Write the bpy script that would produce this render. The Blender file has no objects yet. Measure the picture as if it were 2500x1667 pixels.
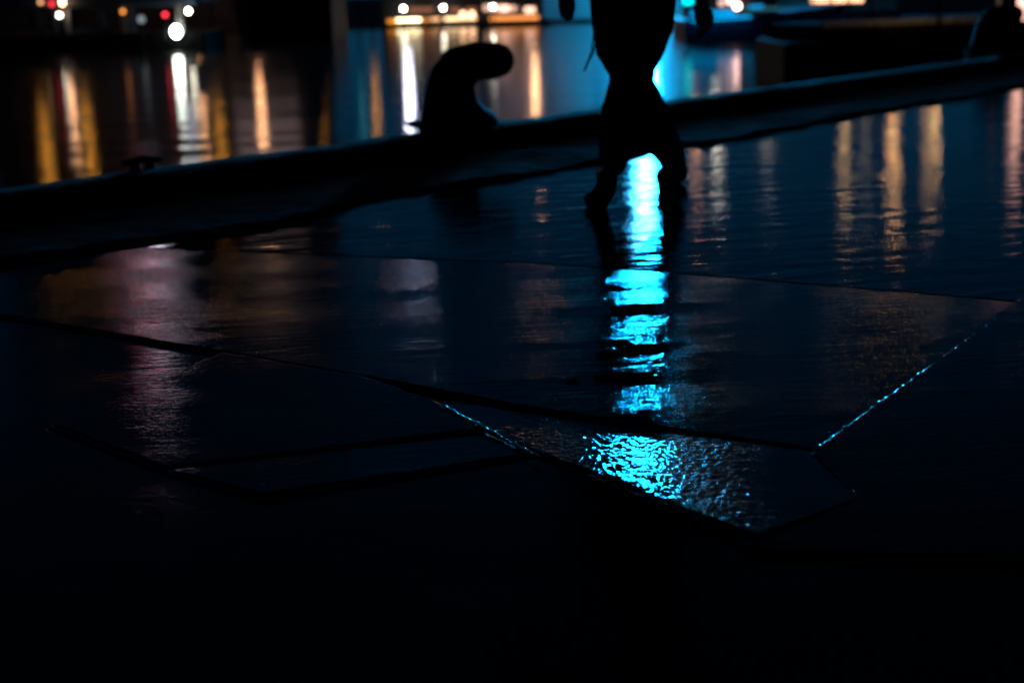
import bpy, bmesh, math, random
from mathutils import Vector, Matrix, noise as mnoise
from mathutils.geometry import tessellate_polygon

random.seed(7)
SC = bpy.context.scene
COL = SC.collection
R = math.radians

# ------------------------------------------------------------------ camera
PW, PH, FPX = 2500.0, 1667.0, 2500.0 * 50.0 / 36.0
CAM_H = 0.80
PITCH, ROLL = R(13.96), R(-1.5)
cam_d = bpy.data.cameras.new("camera")
cam = bpy.data.objects.new("camera", cam_d)
COL.objects.link(cam)
CAM_M = Matrix.Translation((0, 0, CAM_H)) @ Matrix.Rotation(R(90) - PITCH, 4, 'X') @ Matrix.Rotation(ROLL, 4, 'Z')
cam.matrix_world = CAM_M
cam_d.lens = 50.0
cam_d.sensor_width = 36.0
cam_d.clip_start = 0.05
cam_d.clip_end = 3000
cam_d.dof.use_dof = True
cam_d.dof.focus_distance = 3.0
cam_d.dof.aperture_fstop = 2.6
cam_d.dof.aperture_blades = 9
SC.camera = cam

# ------------------------------------------------------------------ world: night sky over a harbour town
W = bpy.data.worlds.new("World")
SC.world = W
W.use_nodes = True
nt = W.node_tree
for n in list(nt.nodes):
    nt.nodes.remove(n)
out = nt.nodes.new('ShaderNodeOutputWorld')
sky = nt.nodes.new('ShaderNodeTexSky')
sky.sky_type = 'NISHITA'
sky.sun_disc = False
sky.sun_elevation = R(-5)
sky.sun_rotation = R(0)
tint = nt.nodes.new('ShaderNodeMixRGB')
tint.blend_type = 'MULTIPLY'
tint.inputs[0].default_value = 1.0
tint.inputs[2].default_value = (0.12, 0.55, 0.75, 1)
bg = nt.nodes.new('ShaderNodeBackground')
bg.inputs[1].default_value = 0.05
# town glow: air lit from below, strongest low over the far shore, fading upwards
tc = nt.nodes.new('ShaderNodeTexCoord')
sep = nt.nodes.new('ShaderNodeSeparateXYZ')
nt.links.new(tc.outputs['Generated'], sep.inputs[0])
ramp = nt.nodes.new('ShaderNodeValToRGB')
ramp.color_ramp.elements[0].position = 0.0
ramp.color_ramp.elements[0].color = (0.002, 0.048, 0.105, 1)
ramp.color_ramp.elements[1].position = 0.42
ramp.color_ramp.elements[1].color = (0.0, 0.0015, 0.006, 1)
e = ramp.color_ramp.elements.new(0.16)
e.color = (0.0006, 0.021, 0.058, 1)
nt.links.new(sep.outputs['Z'], ramp.inputs[0])
bg2 = nt.nodes.new('ShaderNodeBackground')
bg2.inputs[1].default_value = 1.0
dot = nt.nodes.new('ShaderNodeVectorMath')
dot.operation = 'DOT_PRODUCT'
nrm = nt.nodes.new('ShaderNodeVectorMath')
nrm.operation = 'NORMALIZE'
nt.links.new(tc.outputs['Generated'], nrm.inputs[0])
nt.links.new(nrm.outputs[0], dot.inputs[0])
dot.inputs[1].default_value = (0.10, 0.995, 0.0)
mr = nt.nodes.new('ShaderNodeMapRange')
mr.inputs[1].default_value = 0.90
mr.inputs[2].default_value = 1.0
mr.inputs[3].default_value = 0.42
mr.inputs[4].default_value = 1.0
nt.links.new(dot.outputs['Value'], mr.inputs[0])
nt.links.new(mr.outputs[0], bg2.inputs[1])
nt.links.new(ramp.outputs[0], bg2.inputs[0])
addsh = nt.nodes.new('ShaderNodeAddShader')
nt.links.new(sky.outputs[0], tint.inputs[1])
nt.links.new(tint.outputs[0], bg.inputs[0])
nt.links.new(bg.outputs[0], addsh.inputs[0])
nt.links.new(bg2.outputs[0], addsh.inputs[1])
nt.links.new(addsh.outputs[0], out.inputs[0])

SC.view_settings.view_transform = 'Standard'
SC.view_settings.look = 'None'
SC.view_settings.exposure = 0.0
SC.view_settings.gamma = 1.0
SC.render.engine = 'CYCLES'
SC.cycles.use_denoising = True
SC.cycles.max_bounces = 6
SC.cycles.sample_clamp_indirect = 6.0
SC.cycles.sample_clamp_direct = 0.0
SC.cycles.use_adaptive_sampling = False
SC.cycles.blur_glossy = 0.0
SC.cycles.caustics_reflective = False
SC.cycles.caustics_refractive = False

# ------------------------------------------------------------------ helpers
CAM_O = CAM_M.translation.copy()
CAM_R = CAM_M.to_3x3()


def ray(px, py):
    return CAM_R @ Vector(((px - PW / 2) / FPX, -(py - PH / 2) / FPX, -1.0))


def U(px, py, z=0.0):
    """point of the horizontal plane z that the photograph shows at a pixel"""
    d = ray(px, py)
    return CAM_O + d * ((z - CAM_O.z) / d.z)


def V(px, py, Y):
    """point at distance Y in front of the camera that the photograph shows at a pixel"""
    d = ray(px, py)
    return CAM_O + d * ((Y - CAM_O.y) / d.y)


def link(o):
    COL.objects.link(o)
    return o


def setp(o, label=None, cat=None, group=None, kind=None):
    if label:
        o['label'] = label
    if cat:
        o['category'] = cat
    if group:
        o['group'] = group
    if kind:
        o['kind'] = kind
    return o


def thing(name, loc, label, cat, group=None):
    o = bpy.data.objects.new(name, None)
    o.empty_display_size = 0.1
    o.location = loc
    link(o)
    bpy.context.view_layer.update()
    return setp(o, label, cat, group)


def obj(name, bm, m, parent=None, smooth=False, kind=None, recalc=True):
    """link a bmesh given in world coordinates as one mesh object"""
    me = bpy.data.meshes.new(name)
    if recalc:
        bmesh.ops.recalc_face_normals(bm, faces=bm.faces)
    if smooth:
        for f in bm.faces:
            f.smooth = True
    bm.to_mesh(me)
    bm.free()
    me.materials.append(m)
    o = bpy.data.objects.new(name, me)
    link(o)
    if parent is not None:
        o.parent = parent
        pl = Vector((0, 0, 0))
        q = parent
        while q is not None:
            pl += Vector(q.location)
            q = q.parent
        me.transform(Matrix.Translation(-pl))
    if kind:
        o['kind'] = kind
    return o


def b_box(bm, lo, hi, rotz=0.0, bevel=0.0):
    lo, hi = Vector(lo), Vector(hi)
    c, s = (lo + hi) / 2, hi - lo
    r = bmesh.ops.create_cube(bm, size=1.0)
    M = Matrix.Translation(c) @ Matrix.Rotation(rotz, 4, 'Z') @ Matrix.Diagonal((s.x, s.y, s.z, 1))
    bmesh.ops.transform(bm, matrix=M, verts=r['verts'])
    if bevel > 0:
        es = list({e for v in r['verts'] for e in v.link_edges})
        bmesh.ops.bevel(bm, geom=es, offset=bevel, segments=2, affect='EDGES', profile=0.5)


def b_obox(bm, a, b, w, h, bevel=0.0):
    """box beam from a to b (base centre line), w wide, h high"""
    a, b = Vector(a), Vector(b)
    d = (b - a)
    L = d.length
    ux = d.normalized()
    uy = Vector((0, 0, 1)).cross(ux)
    if uy.length < 1e-4:
        uy = Vector((0, 1, 0))
    uy.normalize()
    uz = ux.cross(uy)
    M = Matrix(((ux.x, uy.x, uz.x, 0), (ux.y, uy.y, uz.y, 0), (ux.z, uy.z, uz.z, 0), (0, 0, 0, 1)))
    M = Matrix.Translation((a + b) / 2 + uz * h / 2) @ M @ Matrix.Diagonal((L, w, h, 1))
    r = bmesh.ops.create_cube(bm, size=1.0)
    bmesh.ops.transform(bm, matrix=M, verts=r['verts'])
    if bevel > 0:
        es = list({e for v in r['verts'] for e in v.link_edges})
        bmesh.ops.bevel(bm, geom=es, offset=bevel, segments=2, affect='EDGES', profile=0.5)


def b_tube(bm, pts, radii, seg=14, caps=True, flat=(1, 1)):
    """tapered tube through points with rounded ends"""
    pts = [Vector(p) for p in pts]
    radii = list(radii)
    if caps:
        d0 = (pts[0] - pts[1]).normalized()
        d1 = (pts[-1] - pts[-2]).normalized()
        r0, r1 = radii[0], radii[-1]
        pre = [(pts[0] + d0 * r0 * math.sin(R(a)), r0 * math.cos(R(a))) for a in (86, 65, 40, 20)]
        post = [(pts[-1] + d1 * r1 * math.sin(R(a)), r1 * math.cos(R(a))) for a in (20, 40, 65, 86)]
        pts = [p for p, _ in pre] + pts + [p for p, _ in post]
        radii = [q for _, q in pre] + radii + [q for _, q in post]
    rings = []
    n = len(pts)
    up = None
    for i in range(n):
        t = (pts[min(i + 1, n - 1)] - pts[max(i - 1, 0)])
        if t.length < 1e-9:
            t = Vector((0, 0, 1))
        t.normalize()
        if up is None:
            up = Vector((0, 1, 0)) if abs(t.y) < 0.9 else Vector((1, 0, 0))
        a = up - t * up.dot(t)
        a.normalize()
        up = a
        b = t.cross(a)
        rings.append([bm.verts.new(pts[i] + (a * math.cos(2 * math.pi * k / seg) * flat[0] +
                                             b * math.sin(2 * math.pi * k / seg) * flat[1]) * radii[i]) for k in range(seg)])
    for i in range(n - 1):
        for k in range(seg):
            bm.faces.new((rings[i][k], rings[i][(k + 1) % seg], rings[i + 1][(k + 1) % seg], rings[i + 1][k]))
    bm.faces.new(rings[0][::-1])
    bm.faces.new(rings[-1])


def b_sphere(bm, c, r, scale=(1, 1, 1), seg=18):
    q = bmesh.ops.create_uvsphere(bm, u_segments=seg, v_segments=seg // 2 + 2, radius=r)
    bmesh.ops.transform(bm, matrix=Matrix.Translation(c) @ Matrix.Diagonal((*scale, 1)), verts=q['verts'])


def b_lathe(bm, c, prof, seg=24):
    c = Vector(c)
    rings = [[bm.verts.new(c + Vector((r * math.cos(2 * math.pi * k / seg), r * math.sin(2 * math.pi * k / seg), z)))
              for k in range(seg)] for r, z in prof]
    for i in range(len(rings) - 1):
        for k in range(seg):
            bm.faces.new((rings[i][k], rings[i][(k + 1) % seg], rings[i + 1][(k + 1) % seg], rings[i + 1][k]))
    bm.faces.new(rings[0][::-1])
    bm.faces.new(rings[-1])


def fuse(bm, voxel, smooth_iter=2):
    """voxel-fuse overlapping closed shapes into one continuous surface"""
    me = bpy.data.meshes.new("tmp")
    bmesh.ops.recalc_face_normals(bm, faces=bm.faces)
    bm.to_mesh(me)
    bm.free()
    o = bpy.data.objects.new("tmp", me)
    link(o)
    md = o.modifiers.new("r", 'REMESH')
    md.mode = 'VOXEL'
    md.voxel_size = voxel
    if smooth_iter:
        ms = o.modifiers.new("s", 'SMOOTH')
        ms.iterations = smooth_iter
        ms.factor = 0.5
    dg = bpy.context.evaluated_depsgraph_get()
    ev = o.evaluated_get(dg)
    res = bmesh.new()
    res.from_mesh(ev.to_mesh())
    ev.to_mesh_clear()
    bpy.data.objects.remove(o)
    bpy.data.meshes.remove(me)
    return res


# ------------------------------------------------------------------ materials
def new_mat(name):
    m = bpy.data.materials.new(name)
    m.use_nodes = True
    t = m.node_tree
    p = t.nodes['Principled BSDF']
    return m, t, p


def nd(t, typ, **kw):
    n = t.nodes.new(typ)
    for k, v in kw.items():
        setattr(n, k, v)
    return n


def plain(name, col, rough=0.6, metal=0.0, var=0.35, scale=12.0, bump=0.0):
    m, t, p = new_mat(name)
    tcn = nd(t, 'ShaderNodeTexCoord')
    ns = nd(t, 'ShaderNodeTexNoise')
    ns.inputs['Scale'].default_value = scale
    ns.inputs['Detail'].default_value = 4
    t.links.new(tcn.outputs['Object'], ns.inputs['Vector'])
    cr = nd(t, 'ShaderNodeValToRGB')
    cr.color_ramp.elements[0].position = 0.3
    cr.color_ramp.elements[1].position = 0.7
    cr.color_ramp.elements[0].color = (*[c * (1 - var) for c in col], 1)
    cr.color_ramp.elements[1].color = (*[min(1, c * (1 + var)) for c in col], 1)
    t.links.new(ns.outputs['Fac'], cr.inputs[0])
    t.links.new(cr.outputs[0], p.inputs['Base Color'])
    p.inputs['Roughness'].default_value = rough
    p.inputs['Metallic'].default_value = metal
    if bump > 0:
        b = nd(t, 'ShaderNodeBump')
        b.inputs['Strength'].default_value = 1.0
        b.inputs['Distance'].default_value = bump
        t.links.new(ns.outputs['Fac'], b.inputs['Height'])
        t.links.new(b.outputs[0], p.inputs['Normal'])
    return m


EM = {}


def emit(col, strength):
    key = (tuple(col), strength)
    if key in EM:
        return EM[key]
    m = bpy.data.materials.new("lamp_glow")
    m.use_nodes = True
    t = m.node_tree
    t.nodes.remove(t.nodes['Principled BSDF'])
    em = nd(t, 'ShaderNodeEmission')
    em.inputs[0].default_value = (*col, 1)
    em.inputs[1].default_value = strength
    t.links.new(em.outputs[0], t.nodes['Material Output'].inputs[0])
    EM[key] = m
    return m


def film(t, base_out, rough_out, normal_out, ior=1.33, wide=0.0, wide_rough=0.3, base=(0.01, 0.01, 0.01)):
    """water film: dark diffuse body under a Fresnel reflection with short highlight tails"""
    L = t.links.new
    o = t.nodes['Material Output']
    t.nodes.remove(t.nodes['Principled BSDF'])
    df = nd(t, 'ShaderNodeBsdfDiffuse')
    df.inputs[0].default_value = (*base, 1)
    if base_out is not None:
        L(base_out, df.inputs[0])
    gl = nd(t, 'ShaderNodeBsdfAnisotropic', distribution='BECKMANN')
    gl.inputs['Color'].default_value = (1, 1, 1, 1)
    if hasattr(rough_out, 'links'):
        L(rough_out, gl.inputs['Roughness'])
    else:
        gl.inputs['Roughness'].default_value = rough_out
    fr = nd(t, 'ShaderNodeFresnel')
    fr.inputs[0].default_value = ior
    for n in (df, gl, fr):
        L(normal_out, n.inputs['Normal'])
    refl = gl.outputs[0]
    if wide > 0:
        g2 = nd(t, 'ShaderNodeBsdfAnisotropic', distribution='GGX')
        g2.inputs['Color'].default_value = (1, 1, 1, 1)
        g2.inputs['Roughness'].default_value = wide_rough
        L(normal_out, g2.inputs['Normal'])
        m2 = nd(t, 'ShaderNodeMixShader')
        m2.inputs[0].default_value = wide
        L(gl.outputs[0], m2.inputs[1])
        L(g2.outputs[0], m2.inputs[2])
        refl = m2.outputs[0]
    mx = nd(t, 'ShaderNodeMixShader')
    L(fr.outputs[0], mx.inputs[0])
    L(df.outputs[0], mx.inputs[1])
    L(refl, mx.inputs[2])
    L(mx.outputs[0], o.inputs[0])


def wet_slab(name, base=(0.016, 0.017, 0.019), rough=(0.10, 0.26), ridge_ang=30.0, ridge_d=0.0016, ridge_s=70.0,
             grain_d=0.0010, grain_s=140.0, patch=0.5, mid_d=0.004, grain_x=0.4, ridge_x=0.09, dry=()):
    """wet, broom-finished concrete: film of water, ridges of the broom, sand grains standing out of the film"""
    m, t, p = new_mat(name)
    L = t.links.new
    tcn = nd(t, 'ShaderNodeTexCoord')
    mp = nd(t, 'ShaderNodeMapping')
    mp.inputs['Rotation'].default_value = (0, 0, R(-ridge_ang))
    L(tcn.outputs['Object'], mp.inputs[0])
    mp2 = nd(t, 'ShaderNodeMapping')
    mp2.inputs['Scale'].default_value = (ridge_x, 1.0, 1.0)
    L(mp.outputs[0], mp2.inputs[0])
    rid = nd(t, 'ShaderNodeTexNoise')
    rid.inputs['Scale'].default_value = ridge_s
    rid.inputs['Detail'].default_value = 3
    rid.inputs['Roughness'].default_value = 0.5
    rid.inputs['Distortion'].default_value = 0.5
    L(mp2.outputs[0], rid.inputs['Vector'])
    gr = nd(t, 'ShaderNodeTexNoise')
    gr.inputs['Scale'].default_value = grain_s
    gr.inputs['Detail'].default_value = 2
    gr.inputs['Roughness'].default_value = 0.6
    mpg = nd(t, 'ShaderNodeMapping')
    mpg.inputs['Scale'].default_value = (grain_x, 1.0, 1.0)
    L(mp.outputs[0], mpg.inputs[0])
    L(mpg.outputs[0], gr.inputs['Vector'])
    big = nd(t, 'ShaderNodeTexNoise')
    big.inputs['Scale'].default_value = 2.3
    big.inputs['Detail'].default_value = 5
    big.inputs['Roughness'].default_value = 0.55
    mpb = nd(t, 'ShaderNodeMapping')
    mpb.inputs['Scale'].default_value = (0.7, 1.9, 1.0)
    L(mp.outputs[0], mpb.inputs[0])
    L(mpb.outputs[0], big.inputs['Vector'])
    # where the film is deep the texture drowns and the surface is smoother
    dr = nd(t, 'ShaderNodeMapRange')
    dr.inputs[1].default_value = 0.36
    dr.inputs[2].default_value = 0.64
    L(big.outputs['Fac'], dr.inputs[0])
    # puddles: standing water drowns the texture completely, with a frayed outline
    kv = nd(t, 'ShaderNodeValue')
    kv.outputs[0].default_value = 1.0
    keep = kv.outputs[0]
    for (c, rx, ry, ang) in dry:
        mpd = nd(t, 'ShaderNodeMapping', vector_type='TEXTURE')
        mpd.inputs['Location'].default_value = (c.x, c.y, 0)
        mpd.inputs['Rotation'].default_value = (0, 0, R(ang))
        mpd.inputs['Scale'].default_value = (rx, ry, 1)
        L(tcn.outputs['Object'], mpd.inputs[0])
        ln = nd(t, 'ShaderNodeVectorMath', operation='LENGTH')
        L(mpd.outputs[0], ln.inputs[0])
        wob = nd(t, 'ShaderNodeTexNoise')
        wob.inputs['Scale'].default_value = 26
        wob.inputs['Detail'].default_value = 5
        wob.inputs['Roughness'].default_value = 0.7
        L(mpb.outputs[0], wob.inputs['Vector'])
        wm = nd(t, 'ShaderNodeMath', operation='MULTIPLY')
        wm.inputs[1].default_value = 1.6
        L(wob.outputs['Fac'], wm.inputs[0])
        sub = nd(t, 'ShaderNodeMath', operation='ADD')
        L(ln.outputs['Value'], sub.inputs[0])
        L(wm.outputs[0], sub.inputs[1])
        msk = nd(t, 'ShaderNodeMapRange')
        msk.inputs[1].default_value = 1.55
        msk.inputs[2].default_value = 1.95
        msk.inputs[3].default_value = 0.06
        msk.inputs[4].default_value = 1.0
        L(sub.outputs[0], msk.inputs[0])
        mn = nd(t, 'ShaderNodeMath', operation='MULTIPLY')
        L(keep, mn.inputs[0])
        L(msk.outputs[0], mn.inputs[1])
        keep = mn.outputs[0]
    m1 = nd(t, 'ShaderNodeMath', operation='MULTIPLY')
    m1.inputs[1].default_value = ridge_d
    L(rid.outputs['Fac'], m1.inputs[0])
    m2 = nd(t, 'ShaderNodeMath', operation='MULTIPLY')
    m2.inputs[1].default_value = grain_d
    L(gr.outputs['Fac'], m2.inputs[0])
    ad = nd(t, 'ShaderNodeMath', operation='ADD')
    L(m1.outputs[0], ad.inputs[0])
    L(m2.outputs[0], ad.inputs[1])
    sc = nd(t, 'ShaderNodeMapRange')
    sc.inputs[3].default_value = 1.0 - patch
    sc.inputs[4].default_value = 1.0
    L(dr.outputs[0], sc.inputs[0])
    zm = nd(t, 'ShaderNodeMath', operation='SUBTRACT')
    zm.inputs[1].default_value = 0.5 * (ridge_d + grain_d)
    L(ad.outputs[0], zm.inputs[0])
    mu = nd(t, 'ShaderNodeMath', operation='MULTIPLY')
    L(zm.outputs[0], mu.inputs[0])
    L(sc.outputs[0], mu.inputs[1])
    mid = nd(t, 'ShaderNodeMath', operation='MULTIPLY')
    mid.inputs[1].default_value = mid_d
    L(big.outputs['Fac'], mid.inputs[0])
    ad2 = nd(t, 'ShaderNodeMath', operation='ADD')
    mk = nd(t, 'ShaderNodeMath', operation='MULTIPLY')
    L(mu.outputs[0], mk.inputs[0])
    L(keep, mk.inputs[1])
    L(mk.outputs[0], ad2.inputs[0])
    L(mid.outputs[0], ad2.inputs[1])
    bp = nd(t, 'ShaderNodeBump')
    bp.inputs['Strength'].default_value = 1.0
    bp.inputs['Distance'].default_value = 1.0
    L(ad2.outputs[0], bp.inputs['Height'])
    rr = nd(t, 'ShaderNodeMapRange')
    rr.inputs[3].default_value = rough[0]
    rr.inputs[4].default_value = rough[1]
    L(dr.outputs[0], rr.inputs[0])
    rf = nd(t, 'ShaderNodeMath', operation='MULTIPLY')
    L(rr.outputs[0], rf.inputs[0])
    L(keep, rf.inputs[1])
    rf2 = nd(t, 'ShaderNodeMath', operation='ADD')
    rf2.inputs[1].default_value = 0.03
    L(rf.outputs[0], rf2.inputs[0])
    cr = nd(t, 'ShaderNodeValToRGB')
    cr.color_ramp.elements[0].color = (*[c * 0.7 for c in base], 1)
    cr.color_ramp.elements[1].color = (*[c * 1.4 for c in base], 1)
    L(big.outputs['Fac'], cr.inputs[0])
    film(t, cr.outputs[0], rf2.outputs[0], bp.outputs[0], 1.36)
    return m


M_STONE = plain('rough_stone', (0.018, 0.020, 0.021), 0.85, 0, 0.98, 6, 0.02)
M_CURB = plain('curb_stone', (0.004, 0.0045, 0.005), 0.9, 0, 0.7, 14, 0.010)
M_SEAL = plain('wet_sealant', (0.012, 0.012, 0.013), 0.16)
M_WALL = plain('quay_wall', (0.03, 0.03, 0.03), 0.8)
M_GROUND = plain('ground_bed', (0.02, 0.02, 0.02), 0.9)
M_IRON = plain('black_iron', (0.0025, 0.0025, 0.003), 0.7, 0.0, 0.3, 30, 0.002)
M_HULL = plain('dark_hull', (0.0025, 0.003, 0.004), 0.6)
M_NAVY = plain('navy_paint', (0.03, 0.06, 0.10), 0.5)
M_TOUR = plain('blue_paint', (0.0, 0.11, 0.24), 0.6)
M_PALE = plain('pale_paint', (0.35, 0.34, 0.32), 0.5)
M_POST = plain('galvanised_post', (0.25, 0.25, 0.25), 0.5, 0.3)
M_DARKWALL = plain('night_wall', (0.03, 0.032, 0.036), 0.8)
M_CLOTH = plain('black_cloth', (0.010, 0.010, 0.012), 0.9, 0, 0.3, 60)
M_JEAN = plain('dark_denim', (0.010, 0.011, 0.014), 0.9, 0, 0.3, 80)
M_SKIN = plain('skin', (0.30, 0.19, 0.14), 0.55)
M_SHOE = plain('black_leather', (0.008, 0.008, 0.008), 0.6)
M_HAIR = plain('dark_hair', (0.012, 0.009, 0.007), 0.6)

for m_, v_ in ((M_HULL, .08), (M_IRON, .03), (M_CURB, .2), (M_STONE, .2), (M_CLOTH, .1), (M_JEAN, .1), (M_SHOE, .3)):
    m_.node_tree.nodes['Principled BSDF'].inputs['Specular IOR Level'].default_value = v_

# ------------------------------------------------------------------ quay geometry
P0, P1 = U(400, 560), U(2500, 200)
UX = (P1 - P0)
UX.z = 0
UX.normalize()
NX = Vector((-UX.y, UX.x, 0))
E0 = U(1450, 402)
CURB_H = 0.09
CW = (U(1450, 264, CURB_H) - E0).dot(NX)        # width from the wet paving to the water's edge


def E(s, t, z=0.0):
    return E0 + UX * s + NX * t + Vector((0, 0, z - E0.z))


WATER_Z = -1.30

# bed under the paving: one sheet up to the quay wall
bm = bmesh.new()
q = [E(-400, CW - 0.2, -0.13), E(400, CW - 0.2, -0.13), E(400, -600, -0.13), E(-400, -600, -0.13)]
bm.faces.new([bm.verts.new(v) for v in q])
obj('ground', bm, M_GROUND, kind='structure')

bm = bmesh.new()
for s0 in range(-40, 80, 8):
    b_obox(bm, E(s0 + 0.01, CW - 0.25, -3.0), E(s0 + 7.99, CW - 0.25, -3.0), 0.44, 2.95)
obj('quay_wall', bm, M_WALL, kind='structure')


def slab(name, corners, m, plane=(0.0, 0.0, 0.0), gap=0.004, th=0.10, jit=0.0018, bev=0.007, seg=0.03):
    """paving slab: plan outline laid on a (slightly tilted) plane, chipped and rounded arris"""
    cs = [Vector((c.x, c.y, 0)) for c in corners]
    cen = Vector((0, 3.0, 0))
    n = len(cs)
    if sum(cs[i].x * cs[(i + 1) % n].y - cs[(i + 1) % n].x * cs[i].y for i in range(n)) < 0:
        cs = cs[::-1]
    pts = []
    for i in range(n):
        a, b = cs[i], cs[(i + 1) % n]
        near = min((a - cen).length, (b - cen).length) < 6
        k = max(1, min(220, int((b - a).length / seg))) if near else 1
        for j in range(k):
            pts.append(a.lerp(b, j / k))
    N = len(pts)

    def off(d, jt=0.0):
        res = []
        for i in range(N):
            a, b, c = pts[i - 1], pts[i], pts[(i + 1) % N]
            e1, e2 = b - a, c - b
            n1 = Vector((-e1.y, e1.x, 0)).normalized()
            n2 = Vector((-e2.y, e2.x, 0)).normalized()
            mm = n1 + n2
            if mm.length < 1e-6:
                mm = n1.copy()
            mm.normalize()
            jj = mnoise.noise(b * 31.0) * jt * 2
            res.append(b + mm * ((d + jj) / max(0.45, mm.dot(n1))))
        return res

    def zz(v, dz):
        return Vector((v.x, v.y, plane[0] + plane[1] * v.x + plane[2] * (v.y - 2.5) + dz))
    prof = [(1.0, 0.0), (0.72, 0.045), (0.46, 0.15), (0.24, 0.34), (0.07, 0.65), (0.0, 1.0)]
    bm = bmesh.new()
    o3 = off(gap + bev, jit)
    rings = []
    for ins, dz in prof:
        ring = off(gap + bev * ins, jit)
        rings.append([bm.verts.new(zz(v, -bev * dz + mnoise.noise(v * 60) * 0.0006 * (1 if 0 < dz < 1 else 0))) for v in ring])
    rt = rings[0]
    rings.append([bm.verts.new(zz(v, -th)) for v in off(gap, jit)])
    for ra, rb_ in zip(rings[:-1], rings[1:]):
        for i in range(N):
            bm.faces.new((ra[i], rb_[i], rb_[(i + 1) % N], ra[(i + 1) % N])).smooth = ra is not rt and rb_ is not rings[-1]
    for tri in tessellate_polygon([o3]):
        vs = [rt[i] for i in tri]
        f = bm.faces.new(vs)
        f.normal_update()
        if f.normal.z < 0:
            f.normal_flip()
    return obj(name, bm, m, kind='structure', recalc=False)


def cross(a, b, c, d):
    r, q = b - a, d - c
    k = ((c.x - a.x) * q.y - (c.y - a.y) * q.x) / (r.x * q.y - r.y * q.x)
    return a + r * k


WS_FAR = wet_slab('wet_paving_far', ridge_ang=14, ridge_d=0.0046, ridge_s=11, ridge_x=.26, grain_d=0.0003, grain_s=120, grain_x=.7, rough=(0.06, 0.10), mid_d=.0015)
WS_MAIN = wet_slab('wet_paving_main', ridge_ang=6, ridge_d=0.0013, ridge_s=34, ridge_x=.2, grain_d=0.0007, grain_s=190, rough=(0.08, 0.12), mid_d=.002, grain_x=.9,
                   dry=((U(1530, 756), .22, .070, 6), (U(1545, 858), .15, .045, 24), (U(1470, 925), .10, .035, 22), (U(1250, 850), .25, .04, 5)))
WS_NEAR = wet_slab('wet_paving_near', ridge_ang=-8, ridge_d=0.0, ridge_s=30, grain_d=0.0024, grain_s=82, rough=(.10, .14), patch=.1, grain_x=.8, mid_d=.001,
                   dry=((U(2080, 1200), .16, .32, 0), (U(1150, 1005), .10, .10, 0)))
WS_DULL = wet_slab('damp_paving', rough=(0.10, 0.16), ridge_ang=0, ridge_d=0.0004, grain_d=0.0005, mid_d=.002)
WS_SIDE = wet_slab('wet_paving_side', ridge_ang=8, rough=(0.10, 0.16), ridge_d=0.0006, grain_d=0.0005, mid_d=.002)

LZ = -0.010            # the paving this side of the long joint has sunk by a centimetre
EA, EB = E(0, 0.02), E(10, 0.02)
J1 = [U(430, 608), U(1300, 642), U(1650, 666), U(2500, 737)]
J1L = cross(J1[0], J1[1], EA, EB)
J1R = J1[3] + (J1[3] - J1[2]).normalized() * 30
J2 = [U(100, 785), U(540, 858), U(900, 920), U(1250, 987), U(1500, 1027), U(2000, 1098)]
J2L = cross(J2[0], J2[1], EA, EB)
k1, k2, k3, k4, k5 = U(1850, 1345, LZ), U(2110, 1236, LZ), U(1420, 1160, LZ), U(1312, 1118, LZ), U(1190, 1062, LZ)
m1_, m2_, m3_, m4_, m5_ = U(1070, 990, LZ), U(300, 975, LZ), U(120, 1050, LZ), U(400, 1160, LZ), U(640, 1228, LZ)
LL = Vector((-2.0, 1.95, 0))
RR = k1 + (U(2500, 1370, LZ) - k1).normalized() * 12
slab('quay_paving', [J1L, E(70, 0.02), J1R] + J1[::-1], WS_FAR)
slab('quay_paving', [J1L] + J1 + J2[::-1] + [J2L], WS_MAIN)
slab('quay_paving', [J2[5], J1[3], J1R, RR, k1, k2], WS_SIDE, plane=(.005, 0, .002), jit=.0032, bev=.011, seg=.016)
slab('quay_paving', [J2L, J2[0], J2[1], m2_, m3_, LL, E(-7.5, 0.02)], WS_SIDE, plane=(-.010, 0, 0))
slab('quay_paving', [J2[1], J2[2], m1_, k5, m4_, m3_, m2_], WS_DULL, plane=(.003, 0.0, 0), jit=.003, bev=.009, seg=.016)
slab('quay_paving', [k5, k4, m5_, m4_], WS_SIDE, plane=(-.003, 0.0, -0.03), gap=.003)
slab('quay_paving', [J2[2], J2[3], J2[4], J2[5], k2, k1, k3, k4, k5, m1_], WS_NEAR, plane=(-.003, -0.004, -0.028), gap=0.003)
slab('quay_paving', [m3_, m4_, m5_, k4, k3, k1, RR, Vector((20, -6, 0)), Vector((-8, -6, 0)), E(-14, 0.02), E(-7.5, 0.02), LL], WS_DULL, plane=(LZ + .003, -0.002, 0))

# wet, lumpy joint sealant that has squeezed out along two joints
for a_, b_ in ((U(1996, 1101), U(2560, 692)), (U(1432, 1166), U(1730, 1281)), (U(1084, 996), U(1318, 1122))):
    bm = bmesh.new()
    n_ = int((b_ - a_).length / .006)
    pts, rad = [], []
    for i in range(n_ + 1):
        q = a_.lerp(b_, i / n_)
        w = Vector((mnoise.noise(q * 70), mnoise.noise(q * 70 + Vector((9, 0, 0))), 0)) * .0026
        pts.append(Vector((q.x, q.y, .0036)) + w + Vector((0, 0, mnoise.noise(q * 45 + Vector((0, 7, 0))) * .0042)))
        rad.append(.0032 + .0016 * mnoise.noise(q * 90))
    b_tube(bm, pts, rad, 8)
    obj('joint_seal', bm, M_SEAL, kind='structure', smooth=True)

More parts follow.
